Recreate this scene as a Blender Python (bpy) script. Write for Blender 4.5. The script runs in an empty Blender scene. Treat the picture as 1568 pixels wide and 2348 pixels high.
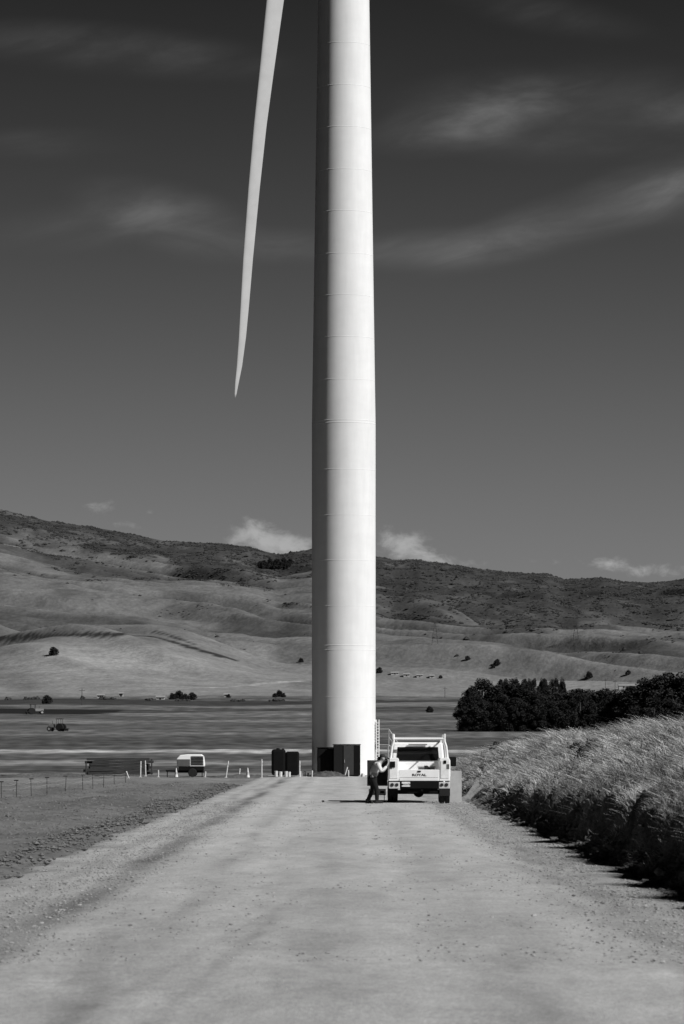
import bpy, math, random
import numpy as np
from mathutils import Vector, Matrix
random.seed(7); rng=np.random.default_rng(7)
scene=bpy.context.scene; COL=scene.collection
F=8820.0; CH=2.2; HY=1708.0
# ------------------------------------------------------------------ noise
def _h(ix,iy,s):
    n=(ix.astype(np.int64)*374761393+iy.astype(np.int64)*668265263+s*1274126177)&0x7fffffff
    n=((n^(n>>13))*1274126177)&0x7fffffff
    return ((n^(n>>16))&0xffff)/65535.0
def pn(x,y,s=0):
    x=np.asarray(x,float); y=np.asarray(y,float); x,y=np.broadcast_arrays(x,y)
    ix=np.floor(x); iy=np.floor(y); fx=x-ix; fy=y-iy
    def g(dx,dy):
        a=_h(ix+dx,iy+dy,s)*2*math.pi
        return np.cos(a)*(fx-dx)+np.sin(a)*(fy-dy)
    u=fx*fx*fx*(fx*(fx*6-15)+10); v=fy*fy*fy*(fy*(fy*6-15)+10)
    a=g(0,0)*(1-u)+g(1,0)*u; b=g(0,1)*(1-u)+g(1,1)*u
    return (a*(1-v)+b*v)*1.5
def fbm(x,y,s=0,o=4):
    r=0;a=1.0;t=0
    for i in range(o):
        r=r+a*pn(np.asarray(x)*2**i,np.asarray(y)*2**i,s+i*17); t+=a; a*=.5
    return r/t
def sm(a,b,x):
    t=np.clip((np.asarray(x,float)-a)/(b-a),0,1); return t*t*(3-2*t)
# ------------------------------------------------------------------ terrain functions
pD=np.array([0,270,320,400,500,650,800,1000,1300,1700,2200.])
pY=np.array([0,0,1767.5,1748,1725,1698,1676,1655,1632,1612,1596.])
pZ=CH+(HY-pY)/F*pD; pZ[0]=0; pZ[1]=0
pD=np.append(pD,[2500,20000]); pZ=np.append(pZ,[32,32])
def gz(X,D):
    D=np.asarray(D,float)
    z=np.interp(D,pD,pZ)
    z=z+pn(np.asarray(X)/90,D/140,3)*np.clip((D-320)/1000,0,1.2)*1.0
    return z
sx=np.array([-900,0,100,200,300,380,480,560,640,675,715,760,800,862,900,960,1000,1080,1150,1250,1290,1380,1430,1500,1568,1800,2600.])
sy=np.array([1120,1162,1187,1200,1219,1235,1238,1246,1266,1260,1253,1262,1268,1270,1279,1277,1284,1296,1305,1310,1323,1318,1328,1330,1321,1300,1360.])+3
DR=4800.
RX=(sx-784)/F*DR; RZ=CH+(HY-sy)/F*DR
def spur(X,D):
    p=.8*X+.6*D; q=.6*X-.8*D
    w=pn(X/260,D/420,51)*.6
    return pn(p/210+w,q/1500,11), pn(p/82+w*2,q/700+.3,12), pn(p/34+w*3,q/300,15)
def hz(X,D):
    X=np.asarray(X,float); D=np.asarray(D,float)
    X,D=np.broadcast_arrays(X,D)
    t=(D-2150)/(DR-2150)
    S=np.where(t<=1,np.clip(t,0,1)**1.22,1-(t-1)*.7)
    R=np.interp(X*DR/np.clip(D,3000,DR)**1.0,RX,RZ)
    Rn=R-32
    z=32-1.6+Rn*S
    env=np.sin(math.pi*np.clip(t,0,1))**.8
    v1,v2,v3=spur(X,D)
    def rg(v,e): return 1-np.sqrt(v*v+e)*2.4
    z=z+env*(26*(rg(v1,.02)-.4)+10.5*(rg(v2,.015)-.4)+2.6*(rg(v3,.012)-.4))
    z=z+fbm(X/40,D/60,21,4)*1.8*sm(.05,.3,t)
    z=z+22*np.exp(-np.abs((X+150)/85)**2.6-((D-2580)/190)**2)
    z=z+9*np.exp(-((X-175)/95)**2-((D-2950)/220)**2)+12*np.exp(-((X-60)/90)**2-((D-2650)/150)**2)
    z=z-40*sm(.02,-.12,t)
    return z
def terr(X,D):
    a=gz(X,D)
    return np.maximum(a,hz(X,D)) if float(D)>2100 else a
def place(px,py,d0=300,d1=5200):
    for D in np.arange(d0,d1,4.0):
        X=(px-784)/F*D; z=float(terr(X,D)); y=HY-(z-CH)*F/D
        if y<=py: return Vector((X,D,z))
    return Vector((X,D,z))
# ------------------------------------------------------------------ materials
def nn(nt,t,**k):
    n=nt.nodes.new(t)
    for a,b in k.items(): setattr(n,a,b)
    return n
def mth(nt,op,a,b=None,c=None):
    n=nt.nodes.new('ShaderNodeMath'); n.operation=op
    for i,v in enumerate((a,b,c)):
        if v is None: continue
        if isinstance(v,(int,float)): n.inputs[i].default_value=v
        else: nt.links.new(v,n.inputs[i])
    return n.outputs[0]
def mat(name,base,rough=.7,layers=((6,.12),),bump=0.,bscale=20,metal=0,attr=False,spec=.5,trans=0):
    m=bpy.data.materials.new(name); m.use_nodes=True; nt=m.node_tree
    b=nt.nodes['Principled BSDF']; tc=nn(nt,'ShaderNodeTexCoord')
    val=None
    if attr:
        at=nn(nt,'ShaderNodeAttribute',attribute_name='tone'); val=at.outputs['Fac']
        if base!=1: val=mth(nt,'MULTIPLY',val,base)
    else:
        v=nn(nt,'ShaderNodeValue'); v.outputs[0].default_value=base; val=v.outputs[0]
    for L in layers:
        sc,amp=L[0],L[1]; det=L[2] if len(L)>2 else 4
        mp=nn(nt,'ShaderNodeMapping'); nt.links.new(tc.outputs['Object'],mp.inputs[0])
        mp.inputs['Scale'].default_value=(sc,sc,sc) if isinstance(sc,(int,float)) else sc
        nz=nn(nt,'ShaderNodeTexNoise'); nz.inputs['Scale'].default_value=1; nz.inputs['Detail'].default_value=det
        nz.inputs['Roughness'].default_value=.6
        nt.links.new(mp.outputs[0],nz.inputs['Vector'])
        mr=nn(nt,'ShaderNodeMapRange'); nt.links.new(nz.outputs['Fac'],mr.inputs[0])
        mr.inputs[1].default_value=.3; mr.inputs[2].default_value=.7; mr.inputs[3].default_value=1-amp; mr.inputs[4].default_value=1+amp
        val=mth(nt,'MULTIPLY',val,mr.outputs[0])
    cc=nn(nt,'ShaderNodeCombineColor')
    for i in range(3): nt.links.new(val,cc.inputs[i])
    nt.links.new(cc.outputs[0],b.inputs['Base Color'])
    b.inputs['Roughness'].default_value=rough; b.inputs['Metallic'].default_value=metal
    b.inputs['Specular IOR Level'].default_value=spec
    if bump:
        nz=nn(nt,'ShaderNodeTexNoise'); nz.inputs['Scale'].default_value=bscale; nz.inputs['Detail'].default_value=6; nz.inputs['Roughness'].default_value=.6
        nt.links.new(tc.outputs['Object'],nz.inputs['Vector'])
        bp=nn(nt,'ShaderNodeBump'); bp.inputs['Distance'].default_value=bump; bp.inputs['Strength'].default_value=1
        nt.links.new(nz.outputs['Fac'],bp.inputs['Height']); nt.links.new(bp.outputs[0],b.inputs['Normal'])
    return m
M=dict(
 tower=mat('tower_paint',.72,.6,(((.35,.35,.06),.05),((2.5,2.5,.35),.035),((.8,.8,1.4),.03)),spec=.08),
 blade=mat('blade_paint',.44,.5,((.8,.06),),spec=.3),
 white=mat('white_truck_paint',.86,.35,((3,.04),)),
 dark=mat('dark_steel',.02,.7,((5,.3),),spec=.25),
 black=mat('black_paint',.008,.9,((3,.2),),spec=.08),
 rubber=mat('rubber',.018,.85,((12,.2),),spec=.2),
 glass=mat('dark_glass',.01,.08,((1,.1),),spec=.6),
 grey=mat('grey_panel',.20,.6,((4,.12),)),
 lgrey=mat('light_grey_panel',.34,.6,((4,.12),)),
 wood=mat('weathered_timber',.045,.9,(((1,8,12),.5),),spec=.2),
 plank=mat('pale_planks',.30,.85,(((3,8,12),.3),)),
 steel=mat('galvanised_steel',.35,.5,((8,.15),),metal=.2),
 cone=mat('cone_plastic',.62,.6,((6,.1),)),
 conedark=mat('cone_base',.12,.8,((6,.1),)),
 post=mat('pale_post',.55,.7,((8,.2),)),
 lamp=mat('lamp_lens',.12,.2,((8,.1),)),
 skin=mat('skin',.28,.6,((10,.1),)),
 shirt=mat('shirt_cloth',.62,.9,((14,.1),)),
 vest=mat('vest_cloth',.42,.9,((14,.15),)),
 trousers=mat('trouser_cloth',.016,.95,((14,.2),),spec=.1),
 boot=mat('boot_leather',.03,.8,((14,.2),),spec=.2),
 bark=mat('bark',.05,.95,((3,.3),)),
 leaf=mat('dark_foliage',.020,.8,((.5,.5),(3,.4)),spec=.2),
 leaf2=mat('scrub_foliage',.036,.85,((.02,.4),(.3,.4)),spec=.2),
 grass=mat('dry_grass',1,.8,((.35,.25),(2,.2)),attr=True,spec=.2),
 soil=mat('ground_soil',1,.95,(((.15,.05,1),.16),((.9,.5,1),.2),((6,4,4),.22),((20,14,14),.2)),bump=.05,bscale=5,attr=True,spec=.1),
 road=mat('road_gravel',1,.95,(((.45,.10,1),.08),((1.6,.35,1),.10),((5,2.0,3),.10),((22,10,14),.20),((80,40,50),.34)),bump=.010,bscale=38,attr=True,spec=.1),
 bank=mat('bank_soil',1,.95,((1.2,.35),(6,.4),(22,.35)),bump=.06,bscale=9,attr=True,spec=.1),
 hill=mat('hill_grass',1,.95,(((.012,.012,.012),.16),((.06,.05,.05),.16),((.3,.2,.2),.2)),bump=1.1,bscale=.14,attr=True,spec=.1),
 stone=mat('gravel_stone',.27,.9,((1.5,.5),)),
 clod=mat('soil_clod',.12,.95,((1.5,.4),)),
 roof=mat('barn_roof',.28,.7,((1,.1),)),
 wallp=mat('house_wall',.34,.8,((1,.1),)),
 gdoor=mat('dull_grey_door',.012,.8,spec=.15), mdoor=mat('mid_grey_door',.045,.8,spec=.15),
 ppanel=mat('pale_panel',.10,.6,spec=.2), wpanel=mat('white_panel',.78,.35), bumperp=mat('bumper_paint',.55,.4), platew=mat('plate_white',.75,.4), sdoor=mat('door_painted_shade',.05,.6,spec=.2),
)
# ------------------------------------------------------------------ mesh helpers
def mesh_np(name,V,Fc,tone=None,smooth=False):
    me=bpy.data.meshes.new(name); V=np.ascontiguousarray(V,dtype=np.float32); Fc=np.ascontiguousarray(Fc,dtype=np.int32)
    me.vertices.add(len(V)); me.vertices.foreach_set('co',V.ravel())
    k=Fc.shape[1]; me.loops.add(Fc.size); me.loops.foreach_set('vertex_index',Fc.ravel())
    me.polygons.add(len(Fc)); me.polygons.foreach_set('loop_start',np.arange(0,Fc.size,k,dtype=np.int32))
    me.polygons.foreach_set('use_smooth',np.full(len(Fc),smooth))
    me.update(calc_edges=True)
    if tone is not None:
        a=me.attributes.new('tone','FLOAT','POINT'); a.data.foreach_set('value',np.ascontiguousarray(tone,dtype=np.float32).ravel())
    return me
def link(name,me,m=None,parent=None):
    o=bpy.data.objects.new(name,me); COL.objects.link(o)
    if m is not None: me.materials.append(m)
    if parent is not None: o.parent=parent
    return o
def meta(o,label,cat,group=None,kind=None):
    o['label']=label; o['category']=cat
    if group: o['group']=group
    if kind: o['kind']=kind
    return o
def grid(name,X,Y,Z,tone,m,smooth=True):
    nr,nc=X.shape
    V=np.stack([X,Y,Z],-1).reshape(-1,3)
    i=np.arange(nr*nc).reshape(nr,nc)
    Fc=np.stack([i[:-1,:-1],i[:-1,1:],i[1:,1:],i[1:,:-1]],-1).reshape(-1,4)
    return link(name,mesh_np(name,V,Fc,np.broadcast_to(tone,X.shape),smooth),m)
class MB:
    def __init__(s): s.v=[]; s.f=[]
    def add(s,v,f):
        n=len(s.v); s.v+= [tuple(p) for p in v]; s.f+=[tuple(i+n for i in q) for q in f]; return s
    def box(s,x0,x1,y0,y1,z0,z1,tx=1,ty=1,rot=None,dx=0,dy=0):
        cx,cy=(x0+x1)/2,(y0+y1)/2; hx,hy=(x1-x0)/2,(y1-y0)/2
        v=[(cx-hx,cy-hy,z0),(cx+hx,cy-hy,z0),(cx+hx,cy+hy,z0),(cx-hx,cy+hy,z0)]
        v+=[(cx+dx-hx*tx,cy+dy-hy*ty,z1),(cx+dx+hx*tx,cy+dy-hy*ty,z1),(cx+dx+hx*tx,cy+dy+hy*ty,z1),(cx+dx-hx*tx,cy+dy+hy*ty,z1)]
        if rot is not None:
            c=Vector((cx,cy,(z0+z1)/2)); v=[rot@(Vector(p)-c)+c for p in v]
        return s.add(v,[(0,3,2,1),(4,5,6,7),(0,1,5,4),(1,2,6,5),(2,3,7,6),(3,0,4,7)])
    def cyl(s,p0,p1,r0,r1=None,n=12):
        r1=r0 if r1 is None else r1; p0=Vector(p0);p1=Vector(p1); d=(p1-p0).normalized()
        a=d.orthogonal().normalized(); b=d.cross(a)
        v=[p0+(a*math.cos(t)+b*math.sin(t))*r0 for t in [2*math.pi*i/n for i in range(n)]]
        v+=[p1+(a*math.cos(t)+b*math.sin(t))*r1 for t in [2*math.pi*i/n for i in range(n)]]
        f=[(i,(i+1)%n,n+(i+1)%n,n+i) for i in range(n)]+[tuple(range(n-1,-1,-1)),tuple(range(n,2*n))]
        return s.add(v,f)
    def prismx(s,prof,x0,x1):
        n=len(prof); v=[(x0,a,b) for a,b in prof]+[(x1,a,b) for a,b in prof]
        return s.add(v,[(i,(i+1)%n,n+(i+1)%n,n+i) for i in range(n)]+[tuple(range(n-1,-1,-1)),tuple(range(n,2*n))])
    def prismy(s,prof,y0,y1):
        n=len(prof); v=[(a,y0,b) for a,b in prof]+[(a,y1,b) for a,b in prof]
        return s.add(v,[(i,n+i,n+(i+1)%n,(i+1)%n) for i in range(n)]+[tuple(range(n)),tuple(range(2*n-1,n-1,-1))])
    def lathe(s,prof,n=32,c=(0,0)):
        v=[];f=[]
        for r,z in prof:
            for i in range(n):
                t=2*math.pi*i/n; v.append((c[0]+r*math.cos(t),c[1]+r*math.sin(t),z))
        for k in range(len(prof)-1):
            for i in range(n):
                j=(i+1)%n; f.append((k*n+i,k*n+j,(k+1)*n+j,(k+1)*n+i))
        f.append(tuple(range(n-1,-1,-1))); f.append(tuple(range((len(prof)-1)*n,len(prof)*n)))
        return s.add(v,f)
    def obj(s,name,m,parent=None,bevel=0,smooth=False,loc=None):
        me=bpy.data.meshes.new(name); me.from_pydata(s.v,[],s.f)
        import bmesh
        bm=bmesh.new(); bm.from_mesh(me); bmesh.ops.recalc_face_normals(bm,faces=bm.faces); bm.to_mesh(me); bm.free()
        me.update()
        if smooth:
            for p in me.polygons: p.use_smooth=True
        o=link(name,me,m,parent)
        if bevel:
            b=o.modifiers.new('Bevel','BEVEL'); b.width=bevel; b.segments=2; b.limit_method='ANGLE'; b.angle_limit=math.radians(40)
        if loc is not None: o.location=loc
        return o
def thing(name,loc,label,cat,group=None,rz=0):
    e=bpy.data.objects.new(name,None); COL.objects.link(e); e.location=loc; e.rotation_euler=(0,0,rz); e.empty_display_size=.3
    return meta(e,label,cat,group)
def copy_thing(src,loc,rz=0,sc=(1,1,1),label=None):
    o=src.copy(); COL.objects.link(o); o.location=loc; o.rotation_euler=(0,0,rz); o.scale=sc
    if label: o['label']=label
    for c in list(src.children):
        d=c.copy(); COL.objects.link(d); d.parent=o
        for g in list(c.children):
            e=g.copy(); COL.objects.link(e); e.parent=d
    return o
t_=(1+5**.5)/2
IV=np.array([(-1,t_,0),(1,t_,0),(-1,-t_,0),(1,-t_,0),(0,-1,t_),(0,1,t_),(0,-1,-t_),(0,1,-t_),(t_,0,-1),(t_,0,1),(-t_,0,-1),(-t_,0,1)])/1.9
IF=np.array([(0,11,5),(0,5,1),(0,1,7),(0,7,10),(0,10,11),(1,5,9),(5,11,4),(11,10,2),(10,7,6),(7,1,8),(3,9,4),(3,4,2),(3,2,6),(3,6,8),(3,8,9),(4,9,5),(2,4,11),(6,2,10),(8,6,7),(9,8,1)])
OV=np.array([(1,0,0),(0,1,0),(-1,0,0),(0,-1,0),(0,0,1),(0,0,-1.)]); OF=np.array([(0,1,4),(1,2,4),(2,3,4),(3,0,4),(1,0,5),(2,1,5),(3,2,5),(0,3,5)])
def blobs(Pp,S,jit=.3,octa=False):
    A,Bf=(OV,OF) if octa else (IV,IF); k=len(A)
    n=len(Pp); V=A[None]*(1+rng.uniform(-jit,jit,(n,k,1)))
    an=rng.uniform(0,2*math.pi,n); c=np.cos(an)[:,None]; s=np.sin(an)[:,None]
    V=np.stack([V[...,0]*c-V[...,1]*s,V[...,0]*s+V[...,1]*c,V[...,2]],-1)*S[:,None,:]+Pp[:,None,:]
    Fc=Bf[None]+(np.arange(n)*k)[:,None,None]
    return V.reshape(-1,3),Fc.reshape(-1,3)
def leaves(C,size,seed=0):
    r=np.random.default_rng(seed); n=len(C)
    a=r.normal(size=(n,3)); a/=np.linalg.norm(a,axis=1)[:,None]
    b=np.cross(a,r.normal(size=(n,3))); b/=np.linalg.norm(b,axis=1)[:,None]
    s=(size*r.uniform(.5,1.4,n))[:,None]
    V=np.stack([C-a*s,C+b*s*.55,C+a*s,C-b*s*.55],1).reshape(-1,3)
    return V,np.arange(n*4).reshape(n,4)
# ------------------------------------------------------------------ sun / sky
SE=math.radians(37); AZ=math.radians(57)
S=Vector((math.sin(AZ)*math.cos(SE),-math.cos(AZ)*math.cos(SE),math.sin(SE)))
sl=bpy.data.lights.new('sun','SUN'); sl.energy=5.0; sl.angle=math.radians(.5); sl.color=(1,.995,.985)
so=bpy.data.objects.new('sun',sl); COL.objects.link(so); so.rotation_euler=S.to_track_quat('Z','Y').to_euler(); so.location=(60,-60,80)
w=bpy.data.worlds.new('World'); scene.world=w; w.use_nodes=True; nt=w.node_tree; nt.nodes.clear()
out=nn(nt,'ShaderNodeOutputWorld'); bg=nn(nt,'ShaderNodeBackground'); bg.inputs[1].default_value=.1
nt.links.new(bg.outputs[0],out.inputs[0])
sky=nn(nt,'ShaderNodeTexSky',sky_type='NISHITA'); sky.sun_disc=False; sky.sun_elevation=SE; sky.sun_rotation=math.radians(123); sky.altitude=50; sky.air_density=1; sky.dust_density=.6; sky.ozone_density=1
sp=nn(nt,'ShaderNodeSeparateColor'); nt.links.new(sky.outputs[0],sp.inputs[0])
tc=nn(nt,'ShaderNodeTexCoord'); sx_=nn(nt,'ShaderNodeSeparateXYZ'); nt.links.new(tc.outputs['Generated'],sx_.inputs[0])
yy=mth(nt,'MAXIMUM',sx_.outputs[1],.03)
u=mth(nt,'DIVIDE',sx_.outputs[0],yy); v=mth(nt,'DIVIDE',sx_.outputs[2],yy)
el=mth(nt,'ABSOLUTE',sx_.outputs[2])
cr=nn(nt,'ShaderNodeValToRGB'); nt.links.new(el,cr.inputs[0]); cr.color_ramp.interpolation='B_SPLINE'
pts=[(0,.37),(.05,.335),(.09,.25),(.125,.175),(.16,.12),(.2,.07),(.3,.012),(1,.008)]
e=cr.color_ramp.elements
e[0].position=pts[0][0]; e[0].color=(pts[0][1],)*3+(1,); e[1].position=1; e[1].color=(pts[-1][1],)*3+(1,)
for p,c in pts[1:-1]:
    q=e.new(p); q.color=(c,)*3+(1,)
base=mth(nt,'MULTIPLY',sp.outputs[0],cr.outputs[0])
uv=nn(nt,'ShaderNodeCombineXYZ'); nt.links.new(u,uv.inputs[0]); nt.links.new(v,uv.inputs[1])
def mr(val,a,b,c,d,smooth=True):
    n=nn(nt,'ShaderNodeMapRange'); n.interpolation_type='SMOOTHSTEP' if smooth else 'LINEAR'
    nt.links.new(val,n.inputs[0])
    for i,q in enumerate((a,b,c,d)): n.inputs[i+1].default_value=q
    return n.outputs[0]
base=mth(nt,'MULTIPLY',base,mr(sx_.outputs[1],.75,.965,.08,1))  # sky dimmed away from the view, added to deepen the tower's shadow side
def wnoise(sc,det,dist,rough=.55,rot=0):
    mp=nn(nt,'ShaderNodeMapping'); mp.inputs['Scale'].default_value=(sc[0],sc[1],1); nt.links.new(uv.outputs[0],mp.inputs[0])
    if rot:
        m0=nn(nt,'ShaderNodeMapping'); m0.inputs['Rotation'].default_value=(0,0,rot); nt.links.new(uv.outputs[0],m0.inputs[0]); nt.links.new(m0.outputs[0],mp.inputs[0])
    nz=nn(nt,'ShaderNodeTexNoise'); nz.inputs['Scale'].default_value=1; nz.inputs['Detail'].default_value=det; nz.inputs['Distortion'].default_value=dist; nz.inputs['Roughness'].default_value=rough
    nt.links.new(mp.outputs[0],nz.inputs['Vector']); return nz.outputs['Fac']
def ell(cx,cy,rx,ry,rot,st):
    mp=nn(nt,'ShaderNodeMapping',vector_type='TEXTURE'); nt.links.new(uv.outputs[0],mp.inputs[0])
    mp.inputs['Location'].default_value=((cx-784)/F,(HY-cy)/F,0); mp.inputs['Rotation'].default_value=(0,0,math.radians(rot)); mp.inputs['Scale'].default_value=(rx/F,ry/F,1)
    l=nn(nt,'ShaderNodeVectorMath',operation='LENGTH'); nt.links.new(mp.outputs[0],l.inputs[0])
    return mr(l.outputs['Value'],0,1,st,0)
def addl(l):
    r=l[0]
    for k in l[1:]: r=mth(nt,'ADD',r,k)
    return r
ci=addl([ell(260,115,480,75,-5,.42),ell(1080,280,300,80,10,.8),ell(1180,230,240,60,8,.5),ell(1270,260,460,130,0,.6),ell(1500,230,320,110,-8,.5),ell(1350,490,480,80,17,.95),ell(1580,420,320,110,14,1.0),ell(370,490,260,90,-12,.6),ell(600,565,320,55,0,.35),ell(980,570,340,60,4,.5),ell(1250,30,300,60,-10,.25),ell(100,330,260,50,0,.2),ell(180,520,320,70,5,.3)])
cn=mth(nt,'MULTIPLY',mr(wnoise((17,48),6,1.0,.56,-.14),.3,.72,.3,1.3),mr(wnoise((45,180),6,1.0,.6,-.16),.2,.8,.75,1.25))
cirrus=mth(nt,'MULTIPLY',mth(nt,'MULTIPLY',ci,cn),.76)
cu=addl([ell(590,1230,130,60,-6,1.1),ell(680,1258,120,46,-10,.9),ell(925,1248,120,56,-14,1.0),ell(1010,1285,160,38,-5,.55),ell(1398,1292,66,28,-4,.85),ell(1500,1308,160,30,0,.5),ell(1250,1290,200,26,0,.25),ell(225,1162,80,36,-8,.5),ell(290,1205,70,20,-8,.45),ell(345,1175,30,12,0,.3)])
cun=wnoise((150,230),8,.3,.66)
cum=mr(mth(nt,'ADD',cu,mth(nt,'MULTIPLY',mth(nt,'SUBTRACT',cun,.5),2.2)),.25,1.35,0,2.2)
cum=mth(nt,'MULTIPLY',cum,mr(cu,0,.25,0,1))
tot=mth(nt,'ADD',base,mth(nt,'ADD',cirrus,cum))
cc=nn(nt,'ShaderNodeCombineColor')
for i in range(3): nt.links.new(tot,cc.inputs[i])
nt.links.new(cc.outputs[0],bg.inputs[0])
# ------------------------------------------------------------------ ground sheet
xi=np.arange(-60,60.01,.4); xo=[]; x=60;d=.5
while x<4500: d=min(d*1.09,120); x+=d; xo.append(x)
xo=np.array(xo); xs=np.concatenate([-xo[::-1],xi,xo])
ys=list(np.arange(-200,-40,20))+list(np.arange(-40,20,5))+list(np.arange(20,300,.5)); d=.7; y=300
while y<14000:
    d=min(d*1.015,5) if y<2400 else d*1.2
    y+=d; ys.append(y)
ys=np.array(ys); X,Y=np.meshgrid(xs,ys)
Z=gz(X,Y)
near=(Y<330)
off=np.clip((np.abs(X+.35)-5.2)/1.5,0,1)
def soilz(X,Y): return fbm(X/.8,Y/1.1,5,4)*.08+np.maximum(fbm(X/3.5,Y/5,8,3),0)*.16+.05*np.sin(X*1.9+pn(X/6,Y/25,9)*3)
Z=Z+np.where(near&(X<0),off*soilz(X,Y)*sm(300,200,Y),0)-.03
Z=Z+np.where(X<0,off*.10*sm(260,200,Y),0)
ky=np.array([1560,1598,1602,1606,1613,1617,1621,1625,1631,1636,1641,1648,1652,1657,1672,1686,1692,1700,1712,1717,1719,1723,1726,1740,1746,1751,1756,1768,1772,1776.])
kt=np.array([.14,.14,.12,.05,.05,.17,.17,.07,.08,.17,.09,.10,.18,.10,.11,.14,.08,.075,.09,.11,.42,.42,.12,.075,.22,.22,.075,.08,.13,.24])
zz=np.interp(ys,pD,pZ); sc_y=HY-(zz-CH)*F/np.maximum(ys,1)
sc_y=np.where(ys<300,1780,sc_y)
yb=np.interp(Y,ys,sc_y)+np.where(Y>310,pn(X/(Y*.02+4),Y/60,31)*2.4+X/Y*18,0)+np.where(Y>310,pn(X/(Y*.002+1),Y/30,35)*1.6,0)
far=np.interp(yb,ky,kt)
far*=1+.4*pn(X/(Y*.03),Y/25,77)
far*=1+.5*pn(X/(Y*.004),Y/18,78)
rowm=np.sin(Y/2.6+X*.05)*.16*sm(1200,500,Y); far*=1+rowm
far=np.where(Y>2300,.12,far)
nearT=.15+.045*fbm(X/6,Y/14,41,3)
nearT=nearT+.05*sm(190,235,Y)
nearT=np.where(X>5,.10,nearT)
nearT=nearT*(1-.9*sm(25,38,np.abs(X)))  # unseen ground to the sides darkened to keep bounce off the tower
T=np.where(Y>300,far,nearT)
T=np.where(np.abs(X)>.115*Y+20,np.minimum(T,.015),T)  # near-black tone added outside the view wedge to cut fill light
T=np.where((X<-76-.02*(Y-1200)+6*pn(Y/30,X*0,3))&(Y>1190)&(Y<1390),.018,T)
g=grid('ground',X,Y,Z,np.clip(T,.01,.6),M['soil']); meta(g,'ploughed soil and striped farm fields on a valley floor','ground',kind='structure')
# road
rx=np.linspace(-6.4,5.7,130); ry=np.concatenate([np.arange(-30,20,4),np.arange(20,276,.4)]); X,Y=np.meshgrid(rx,ry)
eL=-5.5+.6*fbm(Y/4,Y*0+2,61,4); eR=5.0+.35*fbm(Y/4,Y*0+9,62,3)
X=np.where(X<0,X*(-eL)/5.5,X*eR/5.0)
edge=np.minimum(X-eL*1.0,eR-X)
Z=.02+.03*fbm(X/1.5,Y/6,63,3)+.05*(1-(X/5)**2)-.22*sm(.1,-.7,edge)
Z-= .035*(np.exp(-((X+3.7)/.45)**2)+np.exp(-((X-3.5)/.4)**2)+.5*np.exp(-((X+1.2)/.35)**2)+.5*np.exp(-((X-1.0)/.35)**2))
wv=.3*fbm(Y/18,Y*0,64,2)
def strk(c,w_,a,n1,n2,s): return a*np.exp(-(((X-c)/w_)**2))*np.clip(.75+.9*fbm(X/n1,Y/n2,s,3),0,1.6)
T=.45+.045*fbm(X/1.6,Y/8,65,4)+.03*fbm(X/.5,Y/2.2,70,3)
T-=strk(-3.7+wv,.36,.25,.8,14,66)
T-=strk(-4.5-wv,.28,.13,.5,9,71)
T-=strk(3.55+wv,.55,.15,.4,5,67)+strk(4.4,.35,.12,.3,4,72)
nearf=sm(62,40,Y)
T-=nearf*(strk(-1.25+(Y-36)*.035,.12,.10,.2,2,73)+strk(-1.72+(Y-36)*.06,.10,.07,.2,2,74)+strk(-2.45-(Y-40)*.03,.26,.11,.3,2.5,75)+strk(1.7+(Y-36)*.03,.25,.05,.4,6,76))
T-=strk(-.2-wv*2,.4,.06,.5,12,68)+strk(1.6+wv,.35,.06,.5,12,79)+strk(-2.0+wv,.25,.08,.5,14,80)
T-=.04*sm(.1,.5,fbm(X/.9,Y/3.5,78,4))
T=T*(1-.45*sm(.8,-.3,edge+.7*fbm(X/.6,Y/1.5,69,4)))
T=T*(.86+.14*sm(40,110,Y))
r=grid('dirt_road',X,Y,Z,np.clip(T,.08,.6),M['road']); meta(r,'pale graded gravel road with faint wheel tracks','road',kind='structure')
def mound(name,cx,cy,rx_,ry_,h,tone,label,seed):
    a=np.linspace(-1,1,40); A,B=np.meshgrid(a,a); q=np.clip(1-A*A-B*B,0,1)
    Zm=h*q**.8*(1+.6*fbm(A*4,B*4,seed,3))-.04
    o=grid(name,cx+A*rx_,cy+B*ry_,Zm,np.full(A.shape,tone),M['soil']); meta(o,label,'soil heap')
    return o
mound('soil_heap',-1.0,258.5,1.5,.9,.42,.08,'low heap of dark loose soil beside the tower foot',1)
mound('soil_heap',-6.6,259.5,2.6,.8,.22,.10,'flat spread of loose soil near the storage boxes',2)
mound('soil_heap',-20,262,4,1.5,.3,.10,'low heap of loose soil at the field edge',3)
# loose stones
n=26000; yy_=38+rng.uniform(0,1,n)**1.3*110
side=rng.uniform(0,1,n)
xx=np.where(side<.2,rng.normal(-4.5,.5,n),np.where(side<.62,rng.normal(4.1,.6,n),np.where(side<.78,rng.normal(-3.7,.4,n),rng.uniform(-5,5,n))))
ok=(xx>-5.6)&(xx<5.1); xx=xx[ok]; yy_=yy_[ok]; n=len(xx)
s=np.minimum(rng.gamma(1.6,.0036,n)+.003,.024)
V,Fc=blobs(np.stack([xx,yy_,np.full(n,.03)+.035*(1-(xx/5)**2)],1),np.stack([s*1.4,s*1.3,s*.6],1),octa=False)
o=link('gravel',mesh_np('gravel',V,Fc),M['stone']); meta(o,'loose stones scattered along the road edges','gravel',kind='stuff')
n=30000; yy_=50+rng.uniform(0,1,n)**1.1*160; xx=-5.2-rng.gamma(1.6,4,n); s=rng.gamma(1.6,.010,n)+.008
zc=gz(xx,yy_)+.06+soilz(xx,yy_)
V,Fc=blobs(np.stack([xx,yy_,zc],1),np.stack([s*1.4,s*1.4,s*.8],1),octa=True)
o=link('soil_clods',mesh_np('soil_clods',V,Fc),M['clod']); meta(o,'clods of dry soil over the ploughed verge','soil clods',kind='stuff')
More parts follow.
